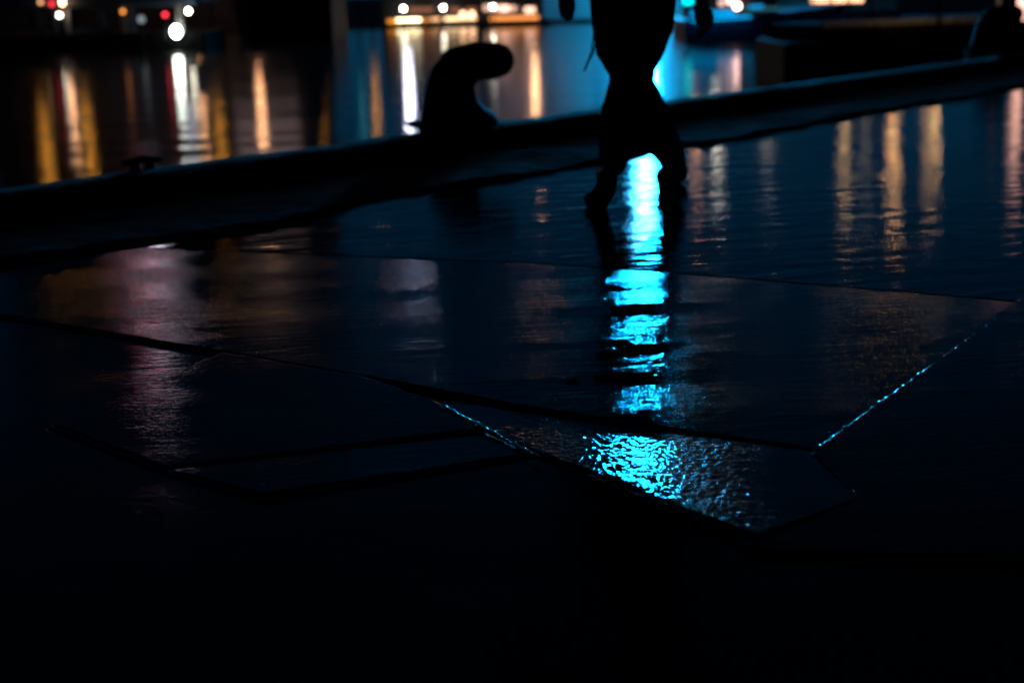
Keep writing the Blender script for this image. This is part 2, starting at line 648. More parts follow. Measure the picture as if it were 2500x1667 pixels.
# rough stone coping between paving and curb: ragged edge, uneven top
bm = bmesh.new()
NS, NT = 900, 26
S0, S1 = -14.0, 46.0
grid = []
for i in range(NS + 1):
    s = S0 + (S1 - S0) * i / NS
    row = []
    rag = 0.10 * mnoise.noise(Vector((s * 1.3, 3.1, 0))) + 0.05 * mnoise.noise(Vector((s * 5.0, 9.1, 0)))
    for j in range(NT + 1):
        f = j / NT
        t_ = (rag - 0.02) * (1 - f) + (CW - 0.34) * f
        z = 0.016 + 0.014 * mnoise.noise(Vector((s * 2.2, t_ * 2.6, 0))) + 0.010 * mnoise.noise(Vector((s * 7, t_ * 8, 4)))
        if j == 0:
            z = -0.02
        row.append(bm.verts.new(E(s, t_, z)))
    grid.append(row)
for i in range(NS):
    for j in range(NT):
        bm.faces.new((grid[i][j], grid[i + 1][j], grid[i + 1][j + 1], grid[i][j + 1]))
obj('quay_coping', bm, M_STONE, kind='structure', smooth=True)

bm = bmesh.new()
cprof = [(-.36, -.06), (-.355, .055), (-.335, .082), (-.20, .09), (-.05, .088), (-.018, .078), (0.0, .05), (0.0, -.32)]
prev = None
NC = 1100
for i in range(NC + 1):
    sp_ = -14 + 60 * i / NC
    jt = abs(((sp_ + 100) % 1.5) - .75)              # butt joint every 1.5 m
    dip = 0.022 if jt > .735 else 0.0
    row = []
    for (t_, z) in cprof:
        q = Vector((sp_ * 3.5, t_ * 9, z * 9))
        dn = .006 * mnoise.noise(q) + .004 * mnoise.noise(q * 3.1)
        row.append(bm.verts.new(E(sp_, CW + t_ + dn * .8, z + (dn - dip if z > 0 else 0))))
    if prev:
        for k in range(len(row) - 1):
            bm.faces.new((prev[k], row[k], row[k + 1], prev[k + 1]))
    prev = row
obj('quay_curb', bm, M_CURB, kind='structure', smooth=True)

# ------------------------------------------------------------------ water
m, t, p = new_mat('harbour_water')
tcn = nd(t, 'ShaderNodeTexCoord')
mp = nd(t, 'ShaderNodeMapping')
mp.inputs['Scale'].default_value = (0.22, 1.0, 1.0)
t.links.new(tcn.outputs['Object'], mp.inputs[0])
ns = nd(t, 'ShaderNodeTexNoise')
ns.inputs['Scale'].default_value = 0.9
ns.inputs['Detail'].default_value = 3
ns.inputs['Roughness'].default_value = 0.5
t.links.new(mp.outputs[0], ns.inputs['Vector'])
bp = nd(t, 'ShaderNodeBump')
bp.inputs['Strength'].default_value = 1.0
bp.inputs['Distance'].default_value = 0.035
t.links.new(ns.outputs['Fac'], bp.inputs['Height'])
film(t, None, 0.14, bp.outputs[0], 1.33, wide=0.05, wide_rough=0.26, base=(0.003, 0.010, 0.016))
M_WATER = m
bm = bmesh.new()
q = [(-900, -50, WATER_Z), (900, -50, WATER_Z), (900, 1500, WATER_Z), (-900, 1500, WATER_Z)]
bm.faces.new([bm.verts.new(v) for v in q])
obj('water', bm, M_WATER, kind='structure')

# far shore
SHORE = 84.0
SHORE_Z = -1.18
bm = bmesh.new()
b_box(bm, (-300, SHORE, -4.0), (300, 420, SHORE_Z))
obj('far_quay', bm, M_HULL, kind='structure')

# ------------------------------------------------------------------ mooring bollards
IRON_SP = [((1116, 320), 104), ((1106, 288), 82), ((1100, 258), 68), ((1100, 225), 61), ((1106, 195), 57), ((1125, 166), 55),
           ((1162, 152), 46), ((1195, 151), 45), ((1214, 150), 42)]
BY = U(1100, 306, CURB_H).y


def bollard(org, sc, label, rotz=0.0):
    t = thing('mooring_bollard', org, label, 'bollard', 'mooring bollards along the quay edge')
    base = V(1102, 308, BY)
    ppm = FPX / (BY / math.cos(PITCH) * math.cos(PITCH))
    bm = bmesh.new()
    Mr = Matrix.Rotation(rotz, 3, 'Z')

    def cv(p):
        v = (V(p[0], p[1], BY) - base) * sc
        return Mr @ v
    pts = [cv(p) for p, _ in IRON_SP]
    rad = [r / ppm * sc for _, r in IRON_SP]
    b_tube(bm, [org + v for v in pts], rad, seg=28, flat=(1.25, 1.0))
    bm = fuse(bm, 0.012, 6)
    obj('bollard_body', bm, M_IRON, t, smooth=True)
    bm = bmesh.new()
    b_lathe(bm, org, [(0.235 * sc, 0.002), (0.235 * sc, 0.012), (0.225 * sc, 0.018), (0.16 * sc, 0.02)], 32)
    obj('base_plate', bm, M_IRON, t)
    for k in range(6):
        a = k * math.pi / 3 + 0.3
        bm = bmesh.new()
        b_lathe(bm, org + Vector((math.cos(a) * 0.213 * sc, math.sin(a) * 0.213 * sc, 0.016)), [(0.018, 0), (0.018, 0.018), (0.01, 0.02)], 6)
        obj('bolt', bm, M_IRON, t)
    return t


b1 = V(1102, 308, BY)
bollard(Vector((b1.x, b1.y, CURB_H)), 1.0, 'large black hooked bollard at the quay edge left of the walking person')
b2 = U(2412, 127, CURB_H)
bollard(b2, 1.0, 'small distant black bollard by the black barge at the right edge', rotz=0.3)

# mooring ring plate lying on the curb on the left
c0 = U(348, 412, CURB_H) + Vector((0, 0, -.004))
t = thing('mooring_cleat', c0, 'low black mooring cleat on the curb at the far left', 'cleat')
bm = bmesh.new()
b_tube(bm, [c0 + UX * -0.09 + Vector((0, 0, 0.035)), c0 + Vector((0, 0, 0.042)), c0 + UX * 0.09 + Vector((0, 0, 0.035))], [0.012, 0.02, 0.012], 12)
obj('cleat_horn', bm, M_IRON, t, smooth=True)
for k in (-1, 1):
    bm = bmesh.new()
    b_lathe(bm, c0 + UX * 0.035 * k, [(0.028, 0), (0.022, 0.01), (0.014, 0.036)], 14)
    obj('cleat_foot', bm, M_IRON, t, smooth=True)

# ------------------------------------------------------------------ person walking away
FL = U(1462, 508)                # ball of the trailing (left) foot
FR = U(1622, 462)                # heel of the leading (right) foot
YC = (FL.y + FR.y) / 2 + 0.02
YL, YR = FL.y, FR.y
PPM = FPX / YC


def P(px, py, Y=None):
    return V(px, py, YC if Y is None else Y)


pel = P(1545, -85)
pel_x, pel_z = pel.x, pel.z
person = thing('person', Vector((pel_x, YC, 0)), 'person in dark jacket and trousers walking away across the wet quay', 'person')
k_ = 1 / PPM
thigh_l = [P(1496, -75), P(1494, 0), P(1498, 60), P(1505, 118, YC - .01), P(1528, 168, YC), P(1535, 195, YC)]
thigh_r = [P(1598, -75), P(1598, 0, YC + .04), P(1594, 60, YC + .07), P(1578, 112, YC + .1), P(1556, 168, YC + .12), P(1552, 195, YC + .13)]
calf_l = [P(1535, 195, YC), P(1524, 230, YC - .03), P(1512, 280, YC - .07), P(1507, 330, YC - .11), P(1504, 368, YC - .14), P(1494, 402, YC - .17), P(1480, 440, YC - .18)]
calf_r = [P(1552, 195, YC + .13), P(1566, 235, YC + .14), P(1586, 285, YC + .15), P(1603, 330, YC + .16), P(1632, 368, YC + .17), P(1646, 402, YC + .18), P(1640, 428, YC + .18)]
sh_z = pel_z + 0.50
cx = pel_x
# hands
wl, wr = P(1383, -48, YC - .05), P(1716, -12, YC + .10)
el = Vector((cx - .275, YC - .12, pel_z + .20))
er = Vector((cx + .285, YC - .02, pel_z + .21))
sl = Vector((cx - .185, YC, sh_z))
sr = Vector((cx + .185, YC, sh_z))


def finger(bm, pts, r0, r1):
    n = len(pts)
    b_tube(bm, pts, [r0 + (r1 - r0) * i / (n - 1) for i in range(n)], 10)


def hands(bm):
    YH = YC - .05
    # left hand: palm, four fingers curled round, thumb closing the loop
    b_tube(bm, [wl, P(1382, -30, YH), P(1379, 10, YH)], [.028, .036, .034], 14, flat=(1.25, .75))
    for i, (dy, ln) in enumerate(((-.036, .90), (-.013, 1.0), (.011, 1.04), (.034, .96))):
        Y = YH + dy
        a = [(1374, -2), (1371, 18), (1375, 36), (1384, 43), (1393, 41), (1396, 30)]
        c = Vector((0, 0, 0))
        pts = [P(1380 + (x - 1380) * (0.9 + .1 * ln), -2 + (y + 2) * ln, Y) for x, y in a]
        finger(bm, pts, .0125, .0105)
    finger(bm, [P(1388, -20, YH + .035), P(1397, -2, YH + .05), P(1400, 16, YH + .045), P(1398, 30, YH + .035)], .0125, .009)
    # right hand: relaxed, fingers pointing down and slightly bent
    YH = YC + .10
    b_tube(bm, [wr, P(1716, 8, YH), P(1717, 30, YH + .005)], [.026, .032, .031], 14, flat=(1.25, .78))
    for i, (dy, ln, dx) in enumerate(((-.036, .84, 4), (-.012, .96, 1), (.012, 1.0, -2), (.035, .9, -4))):
        Y = YH + dy
        a = [(1725, 32), (1728, 50), (1724, 66), (1717, 79), (1711, 88)]
        pts = [P(x + dx * 2.2, 32 + (y - 32) * ln, Y + .012 * j) for j, (x, y) in enumerate(a)]
        finger(bm, pts, .0125, .0095)
    finger(bm, [P(1704, 8, YH + .04), P(1700, 24, YH + .055), P(1700, 42, YH + .06), P(1704, 56, YH + .055)], .0125, .009)


def head(bm):
    hz = pel_z + 0.76
    y = YC + .02
    b_sphere(bm, (cx, y, hz), .098, (0.80, 1.0, 1.18), 22)
    b_sphere(bm, (cx, y + .035, hz - .055), .068, (0.85, 0.9, 1.0), 18)          # jaw
    b_tube(bm, [(cx, y + .092, hz + .02), (cx, y + .108, hz - .012), (cx, y + .112, hz - .028)], [.010, .013, .014], 10)  # nose
    for sx in (-1, 1):
        b_sphere(bm, (cx + sx * .080, y - .004, hz - .012), .030, (0.30, .65, 1.05), 12)    # ears
        b_sphere(bm, (cx + sx * .032, y + .086, hz + .004), .013, (1.2, .8, .8), 10)       # eyelids
    b_tube(bm, [(cx - .022, y + .090, hz - .062), (cx, y + .097, hz - .060), (cx + .022, y + .090, hz - .062)], [.005, .008, .005], 8)  # lips
    b_tube(bm, [(cx, y - .01, hz - .07), (cx, y - .012, hz - .17), (cx, YC, sh_z + .03)], [.055, .054, .062], 16)


bm = bmesh.new()
b_tube(bm, thigh_l, [.075, .070, .066, .062, .052, .050], 16)
b_tube(bm, thigh_r, [.075, .068, .062, .060, .052, .050], 16)
b_tube(bm, calf_l, [.050, .050, .053, .046, .038, .032, .030], 16)
b_tube(bm, calf_r, [.050, .050, .053, .046, .038, .032, .030], 16)
b_tube(bm, [(cx, YC, pel_z - .02), (cx, YC, pel_z + .10), (cx, YC, pel_z + .25), (cx, YC, pel_z + .40), (cx, YC, sh_z - .02)], [.13, .125, .118, .135, .12], 20, flat=(.72, 1.1))
for a, b, c in ((sl, el, wl), (sr, er, wr)):
    b_tube(bm, [a, a.lerp(b, .5), b, b.lerp(c, .5), c], [.052, .045, .038, .036, .026], 14)
    b_tube(bm, [(cx, YC, sh_z - .01), a], [.06, .05], 14)
hands(bm)
head(bm)
foot_l = [FL + Vector((.022, -.16, .118)), FL + Vector((.012, -.09, .075)), FL + Vector((0, 0, .034)), FL + Vector((-.022, .045, .026))]
dirr = Vector((.085, .20, .015))
foot_r = [FR + Vector((0, -.01, .042)), FR + dirr * .45 + Vector((0, 0, .045)), FR + dirr * .9 + Vector((0, 0, .035)), FR + dirr * 1.12 + Vector((0, 0, .03))]
b_tube(bm, [calf_l[-1]] + [foot_l[0]] + foot_l[1:], [.026, .020, .018, .015, .010], 12)
b_tube(bm, [calf_r[-1]] + [foot_r[0]] + foot_r[1:], [.026, .020, .018, .015, .010], 12)
bm = fuse(bm, 0.005, 2)
obj('body', bm, M_SKIN, person, smooth=True)

# trousers: outline of the loose legs
bm = bmesh.new()
b_tube(bm, thigh_l, [58 * k_, 54 * k_, 52 * k_, 51 * k_, 44 * k_, 43 * k_], 20)
b_tube(bm, thigh_r, [58 * k_, 52 * k_, 50 * k_, 48 * k_, 42 * k_, 42 * k_], 20)
b_tube(bm, calf_l[:6], [43 * k_, 44 * k_, 45 * k_, 44 * k_, 42 * k_, 33 * k_], 20)
b_tube(bm, calf_r[:6], [42 * k_, 46 * k_, 50 * k_, 53 * k_, 38 * k_, 31 * k_], 20)
b_tube(bm, [(cx, YC, pel_z - .03), (cx, YC, pel_z + .10), (cx, YC, pel_z + .16)], [.150, .142, .135], 20, flat=(.75, 1.12))
# folds bunching behind the knees and over the shoes
for (px, py, Y, r) in ((1497, 192, YC, 8), (1590, 184, YC + .12, 8), (1478, 262, YC - .06, 9), (1617, 262, YC + .14, 10), (1540, 334, YC - .10, 17), (1556, 346, YC - .02, 14), (1552, 352, YC - .04, 12), (1562, 357, YC, 12), (1545, 356, YC - .08, 11), (1572, 362, YC + .04, 10), (1472, 392, YC - .15, 9), (1662, 372, YC + .18, 8)):
    b_sphere(bm, P(px, py, Y), r * k_ * 1.4, (1, 1.2, .8), 10)
bm = fuse(bm, 0.008, 3)
obj('trousers', bm, M_JEAN, person, smooth=True)

for nm, ft, an in (('l', foot_l, calf_l[-1]), ('r', foot_r, calf_r[-1])):
    bm = bmesh.new()
    b_tube(bm, [an + Vector((0, 0, .02)), ft[0] + Vector((0, 0, .01))], [.040, .038], 16)
    b_tube(bm, ft, [.036, .037, .040, .032], 16)
    # heel block and sole
    ax = (ft[-1] - ft[0]).normalized()
    dn = Vector((0, 0, -1)) - ax * ax.dot(Vector((0, 0, -1)))
    dn.normalize()
    b_tube(bm, [ft[0] + dn * .026, ft[1] + dn * .024, ft[2] + dn * .016, ft[3] + dn * .012], [.030, .028, .034, .026], 14)
    bm = fuse(bm, 0.006, 3)
    obj('shoe', bm, M_SHOE, person, smooth=True)

# jacket
bm = bmesh.new()
b_tube(bm, [(cx, YC, pel_z + .02), (cx, YC, pel_z + .14), (cx, YC, pel_z + .27), (cx, YC, pel_z + .42), (cx, YC, sh_z)], [.165, .160, .150, .165, .14], 24, flat=(.74, 1.15))
for a, b, c in ((sl, el, wl), (sr, er, wr)):
    b_tube(bm, [a, a.lerp(b, .5), b, b.lerp(c, .55), c + (b - c) * .10], [.072, .064, .056, .050, .043], 18)
    b_tube(bm, [(cx, YC, sh_z - .02), a], [.085, .07], 16)
b_tube(bm, [(cx, YC - .01, sh_z + .05), (cx, YC - .02, sh_z + .10)], [.082, .075], 18)
bm = fuse(bm, 0.008, 3)
jacket = obj('jacket', bm, M_CLOTH, person, smooth=True)
for (pts, r) in (([(1452, 40), (1449, 90), (1444, 128), (1432, 160), (1426, 174)], 2.3), ([(1456, 60), (1455, 100), (1447, 132), (1437, 150), (1430, 168)], 2.0)):
    bm = bmesh.new()
    b_tube(bm, [P(1462, -90, YC - .10), P(1456, -20, YC - .13)] + [P(x, y, YC - .12) for x, y in pts], [r * k_] * (len(pts) + 2), 8)
    obj('drawstring', bm, M_CLOTH, person, smooth=True)

bm = bmesh.new()
hz = pel_z + 0.76
b_sphere(bm, (cx, YC - .004, hz + .028), .108, (0.84, 1.0, 1.06), 22)
b_sphere(bm, (cx, YC - .045, hz - .03), .075, (1.0, .8, 1.2), 18)
bm = fuse(bm, 0.008, 2)
for v in bm.verts:
    v.co += Vector((0, 0, 1)) * .006 * mnoise.noise(v.co * 45)
obj('hair', bm, M_HAIR, person, smooth=True)

# ------------------------------------------------------------------ lamps of the far shore
AMBER, PEACH, WHITE, LAV, CYAN, RED, ORANGE = (1.0, .40, .05), (1.0, .46, .22), (1.0, .93, .74), (.72, .72, 1.0), (0.0, .62, 1.0), (1.0, .03, .05), (1.0, .32, .06)
PINK = (1.0, .62, .50)
GL = 'lamps on the far shore'


def lamp(px, py, Y, col, strength, r, label, base_z=SHORE_Z, group=GL, name='street_lamp', shape=(1, 1, 1)):
    """street lamp: pole, cap and glowing globe at its real distance"""
    p = V(px, py, Y)
    t = thing(name, Vector((p.x, p.y, base_z)), label, 'street lamp', group)
    top = p.z - r * shape[2]
    if top - base_z > 0.15:
        bm = bmesh.new()
        b_tube(bm, [(p.x, p.y, base_z), (p.x, p.y, base_z + (top - base_z) * .15), (p.x, p.y, top)], [.075, .055, .035], 8, caps=False)
        obj('pole', bm, M_HULL, t)
    bm = bmesh.new()
    b_sphere(bm, p, r, shape, 12)
    obj('globe', bm, emit(col, strength), t, smooth=True)
    bm = bmesh.new()
    b_lathe(bm, (p.x, p.y, p.z + r * shape[2] * .93), [(r * .6, 0), (r * .5, r * .2), (r * .1, r * .35)], 10)
    obj('cap', bm, M_HULL, t)
    return t


S = SHORE
# seen directly
lamp(985, 22, S + .45, WHITE, 40, 0.09, 'left of the two white lamps above the long lit pavilion', base_z=SHORE_Z)
lamp(1082, 20, S + .45, WHITE, 40, 0.09, 'right of the two white lamps above the long lit pavilion')
lamp(1203, 17, S - 2.5, WHITE, 40, 0.09, 'white lamp in front of the pink lit restaurant windows', base_z=WATER_Z - .3)
lamp(460, 28, 57.5, WHITE, 45, 0.07, 'white lamp right above the bright deck floodlight on the left', base_z=WATER_Z - .3)
lamp(403, 37, 57.5, RED, 5, 0.08, 'red lamp left of the bright white floodlight', base_z=WATER_Z - .3)
lamp(300, 29, 57.5, ORANGE, 3.5, 0.07, 'single dim orange lamp behind the canopy boat', base_z=WATER_Z - .3)
lamp(145, 38, 57.5, WHITE, 16, 0.07, 'pale yellow lamp low behind the canopy boat', base_z=WATER_Z - .3)
lamp(152, 6, 57.5, PEACH, 22, 0.08, 'bright peach lamp at the top left beside a red lamp', shape=(1, 1, 1.5), base_z=WATER_Z - .3)
lamp(126, 10, 57.5, RED, 3, 0.07, 'red lamp at the top left beside a peach lamp', shape=(1, 1, 1.4), base_z=WATER_Z - .3)
lamp(99, 6, 57.5, PEACH, 2.5, 0.08, 'faint peach lamp leftmost at the top left', base_z=WATER_Z - .3)
lamp(345, 48, 57.5, (.6, .75, .8), 0.5, 0.13, 'dim grey lamp between orange and red lamps on the left', base_z=WATER_Z - .3)
# seen by their reflections, standing above the frame
HI = [
    (48, -260, AMBER, 11.5, 'tall amber lamp of the leftmost golden streak in the water'),
    (140, -140, PEACH, 8, 'tall peach lamp of the thin streak between two golden streaks'),
    (162, -230, AMBER, 9.5, 'tall amber lamp of the second long golden streak in the water'),
    (432, -120, LAV, 6, 'tall white lamp above the bright left floodlight'),
    (465, -130, PEACH, 13, 'tall peach lamp beside the white streak on the left'),
    (492, -270, AMBER, 9.5, 'tall amber lamp right of the white streak on the left'),
    (608, -170, PEACH, 30, 'tall peach lamp over the broad peach streak left of the bollard'),
    (762, -170, AMBER, 2.5, 'tall dim amber lamp of the faint streak left of centre'),
    (862, -210, (.1, .7, .9), 1.5, 'tall teal lamp of the pale streak near the curb'),
    (898, -170, AMBER, 5.5, 'tall amber lamp left of the bright lavender streak'),
    (985, -130, LAV, 74, 'tall bright lavender lamp of the strongest streak beside the bollard'),
    (1300, -150, PEACH, 34, 'tall peach lamp of the broad streak right of the bollard'),
    (1700, -330, PEACH, 12, 'tall peach lamp just right of the walking person'),
    (1752, -300, WHITE, 20, 'tall warm white lamp right of the walking person'),
    (1880, -250, WHITE, 4, 'tall dim warm lamp left of the black barge'),
]
for px, py, col, st, lb in HI:
    lamp(px, py, S + 6, col, st * 3.2, .17, lb, group='tall lamps on the far shore')
for px, py, col, st, lb in ((2085, -390, (1, .62, .28), 11, 'tall warm lamp with the leftmost of the beaded reflections on the right paving'),
                            (2140, -400, (1, .8, .55), 2.0, 'tall faint lamp with a dim reflection between brighter ones on the right'),
                            (2210, -400, (1, .52, .20), 28, 'tall orange lamp with the brightest beaded reflection on the right paving'),
                            (2296, -380, (1, .58, .26), 6.5, 'tall warm lamp with the narrow beaded reflection at far right')):
    lamp(px, py, 62, col, st * 2.5, .12, lb, base_z=-1.3, group='tall lamps on the right bank')

# wall added to stand in for cyan haze, and the light column before it
lp = V(1574, -100, S + 2.0)
HY = S + 6.5
xa, xb = V(1130, 40, HY).x, V(2200, 40, HY).x
t = thing('haze_wall', Vector(((xa + xb) / 2, HY, SHORE_Z)), 'pale wall added behind the walking person in place of cyan haze', 'backdrop wall')
bm = bmesh.new()
b_box(bm, (xa, HY, SHORE_Z), (xb, HY + 12, 6.2))
obj('wall', bm, M_PALE, t)
bm = bmesh.new()
b_box(bm, (xa - .5, HY - .6, 6.2), (xb + .5, HY + 12.5, 6.6), bevel=.08)
obj('roof', bm, M_HULL, t)
for i in range(8):
    x = xa + (xb - xa) * (i + .5) / 8
    bm = bmesh.new()
    b_box(bm, (x - .55, HY - .07, 2.6), (x + .55, HY - .003, 4.4))
    obj('window', bm, M_NAVY, t)
t = thing('light_mast', Vector((lp.x, lp.y, SHORE_Z)), 'tall cyan light mast hidden behind the walking person', 'light mast')
bm = bmesh.new()
b_box(bm, (lp.x - .64, lp.y, SHORE_Z), (lp.x + .64, lp.y + .3, 13.6), bevel=.04)
obj('mast', bm, M_HULL, t)
for sy, z0, z1, st in ((-.03, .2, 3.9, 1700), (-.03, 3.95, 8.0, 260), (-.03, 8.05, 13.3, 34), (.302, .2, 6.0, 42)):  # last panel faces back, added to wash the wall behind in cyan
    bm = bmesh.new()
    b_box(bm, (lp.x - .58, lp.y + sy, z0), (lp.x + .58, lp.y + sy + .028, z1))
    obj('lamp_panel', bm, emit((0.008, .44, 1.0), st), t)
for sx in (-1, 1):  # unseen fins added to keep the mast's light off the dark ship
    bm = bmesh.new()
    b_box(bm, (lp.x + sx * .66 - .018, lp.y - 1.6, SHORE_Z), (lp.x + sx * .66 + .018, lp.y + .3, 13.6))
    obj('spill_blocker', bm, M_HULL, t)
bm = bmesh.new()
b_sphere(bm, (lp.x - .1, lp.y - .3, 11.6), .34, (1, .6, 1.3), 16)
obj('lamp_core', bm, emit((.6, .95, 1.0), 48), t, smooth=True)

# unlit office block on the left with one wide lit window and a white-and-red sign
OY = S + 9
xa, xb = V(-60, 0, OY).x, V(735, 0, OY).x
t = thing('office_block', Vector(((xa + xb) / 2, OY, SHORE_Z)), 'tall unlit office block behind the dark ship on the left', 'office block')
bm = bmesh.new()
b_box(bm, (xa, OY, SHORE_Z), (xb, OY + 14, 21.5))
obj('wall', bm, M_DARKWALL, t)
bm = bmesh.new()
b_box(bm, (xa - .3, OY - .3, 21.5), (xb + .3, OY + 14.3, 22.0), bevel=.05)
obj('roof', bm, M_HULL, t)
q0, q1 = V(535, -250, OY), V(690, -350, OY)
bm = bmesh.new()
b_box(bm, (q0.x, OY - .05, q0.z), (q1.x, OY - .003, q1.z))
obj('lit_window', bm, emit((.9, .62, .62), .5), t)
for fl in range(6):
    for k in range(9):
        x = xa + (xb - xa) * (k + .5) / 9
        z = 2.2 + fl * 3.1
        if q0.x - 1.2 < x < q1.x + 1.2 and abs(z + .75 - (q0.z + q1.z) / 2) < 2.4:
            continue
        bm = bmesh.new()
        b_box(bm, (x - .8, OY - .04, z), (x + .8, OY - .003, z + 1.5))
        obj('window', bm, M_HULL, t)
sp = V(266, -618, OY - .45)
t = thing('lit_sign', Vector((sp.x, sp.y, sp.z - .8)), 'lit white sign with a red left edge high on the office block', 'sign')
bm = bmesh.new()
b_box(bm, (sp.x - 1.0, sp.y, sp.z - .75), (sp.x + 1.0, sp.y + .4, sp.z + .75), bevel=.04)
obj('sign_box', bm, M_HULL, t)
bm = bmesh.new()
b_box(bm, (sp.x - .42, sp.y - .03, sp.z - .6), (sp.x + .62, sp.y - .002, sp.z + .6))
obj('white_panel', bm, emit((.85, .78, 1.0), 15), t)
bm = bmesh.new()
b_box(bm, (sp.x - .62, sp.y - .03, sp.z - .6), (sp.x - .46, sp.y - .002, sp.z + .6))
obj('red_panel', bm, emit(RED, 42), t)

# ------------------------------------------------------------------ vessels and buildings across the water
D = 58.0
# canopy boat, left
a0, a1 = V(-260, 128, D), V(505, 112, D)
t = thing('canopy_boat', Vector(((a0.x + a1.x) / 2, D + 2, WATER_Z)), 'dark flat boat with a canopy roof on posts at the left', 'boat')
bm = bmesh.new()
b_obox(bm, (a0.x, D + 2, WATER_Z - .3), (a1.x, D + 2, WATER_Z - .3), 4.0, .3 + V(200, 84, D).z - WATER_Z, bevel=.12)
obj('hull', bm, M_HULL, t)
bm = bmesh.new()
zd = V(220, 84, D).z
b_obox(bm, (V(165, 80, D).x, D + .04, zd + .003), (V(272, 80, D).x, D + .04, zd + .003), .08, .24)
obj('bulwark', bm, M_NAVY, t)
zr = V(200, 20, D).z
bm = bmesh.new()
b_obox(bm, (a0.x + .3, D + 2, zr), (V(480, 20, D).x, D + 2, zr), 4.4, .55, bevel=.1)
obj('canopy_roof', bm, M_NAVY, t)
for px in (95, 135, 245, 318, -60, -160):
    bm = bmesh.new()
    x = V(px, 50, D).x
    b_box(bm, (x - .12, D + .1, zd), (x + .12, D + .3, zr))
    obj('post', bm, M_NAVY, t)
for px in (165, 302, 440):
    bm = bmesh.new()
    x = V(px, 50, D).x
    b_box(bm, (x - .10, D - .12, zd), (x + .10, D + .02, zr))
    obj('post', bm, M_POST, t)
# its deck floodlight
p = V(430, 78, D - .3)
t = thing('deck_floodlight', p, 'very bright white floodlight low above the water on the left', 'floodlight')
bm = bmesh.new()
b_sphere(bm, p, .17, (1, .6, 1.3), 14)
obj('globe', bm, emit((.92, 1.0, .86), 40), t, smooth=True)
bm = bmesh.new()
b_box(bm, (p.x - .2, p.y + .16, p.z - .26), (p.x + .2, p.y + .28, p.z + .26), bevel=.03)
obj('housing', bm, M_HULL, t)

# dark ship, centre left
D2 = 66.0
x0, x1 = V(560, 60, D2).x, V(812, 60, D2).x
t = thing('dark_ship', Vector(((x0 + x1) / 2, D2 + 3, WATER_Z)), 'large unlit dark ship hull left of the lit pavilion', 'ship')
bm = bmesh.new()
zt = .8
prof = [(x0, D2 + 3), (x0 + .8, D2 + .6), (x0 + 2.4, D2), (x1, D2), (x1, D2 + 6), (x0 + 2.4, D2 + 6), (x0 + .8, D2 + 5.4)]
lo = [bm.verts.new((x, y, WATER_Z - .4)) for x, y in prof]
hi = [bm.verts.new((x - (.4 if i in (0,) else 0), y, zt)) for i, (x, y) in enumerate(prof)]
for i in range(len(prof)):
    j = (i + 1) % len(prof)
    bm.faces.new((lo[i], lo[j], hi[j], hi[i]))
bm.faces.new(hi)
bm.faces.new(lo[::-1])
obj('hull', bm, M_HULL, t)
bm = bmesh.new()
b_box(bm, (x0 + 2.6, D2 + 1, zt), (x1 - .4, D2 + 5, zt + 1.1), bevel=.08)
obj('deckhouse', bm, M_DARKWALL, t)
bm = bmesh.new()
b_lathe(bm, ((x0 + x1) / 2 + 1, D2 + 3, zt + 1.1), [(.4, 0), (.36, .7), (.3, .8)], 16)
obj('funnel', bm, M_HULL, t)

# lit pavilion
DP = S + .9
x0, x1 = V(944, 48, DP).x, V(1166, 48, DP).x
zb, z1 = V(1050, 60, DP).z, V(1050, 30, DP).z
t = thing('lit_pavilion', Vector(((x0 + x1) / 2, DP + 3, SHORE_Z)), 'long low pavilion with bright yellow windows at the water', 'pavilion')
bm = bmesh.new()
b_box(bm, (x0 - .3, DP + .3, SHORE_Z), (x1 + .3, DP + 6, 2.3))
obj('wall', bm, M_DARKWALL, t)
bm = bmesh.new()
b_box(bm, (x0 - .7, DP - .3, 2.3), (x1 + .7, DP + 6.4, 2.5), bevel=.04)
obj('roof', bm, M_HULL, t)
for a, b, y0, y1, col, st in ((946, 968, 49, 57, (1, .32, .04), 1.6), (968, 1026, 47, 53, (1, .80, .42), 9), (1030, 1048, 47, 53, (1, .35, .08), 1.2), (1052, 1074, 45, 51, (1, .5, .22), 2.2),
                              (1084, 1120, 44, 50, (1, .66, .34), 4.0), (1121, 1162, 43, 49, (1, .55, .3), 3.2)):
    q0, q1 = V(a, y1, DP), V(b, y0, DP)
    bm = bmesh.new()
    b_box(bm, (q0.x, DP + .2, V((a + b) / 2, y1, DP).z), (q1.x, DP + .297, V((a + b) / 2, y0, DP).z))
    f = obj('window', bm, emit(col, st), t)
for px, py in ((1130, 36), (1152, 36)):
    p = V(px, py, DP)
    bm = bmesh.new()
    b_sphere(bm, p + Vector((0, .1, 0)), .17, (1, 1, 1), 12)
    obj('wall_lamp', bm, emit((1, .55, .3), 5), t, smooth=True)
for px in (1010, 1025, 1045, 1110, 1150):
    p = V(px, 25, DP)
    bm = bmesh.new()
    b_box(bm, (p.x - .3, DP + .2, p.z - .14), (p.x + .3, DP + .297, p.z + .14))
    obj('window', bm, emit((1, .4, .22), .28), t)

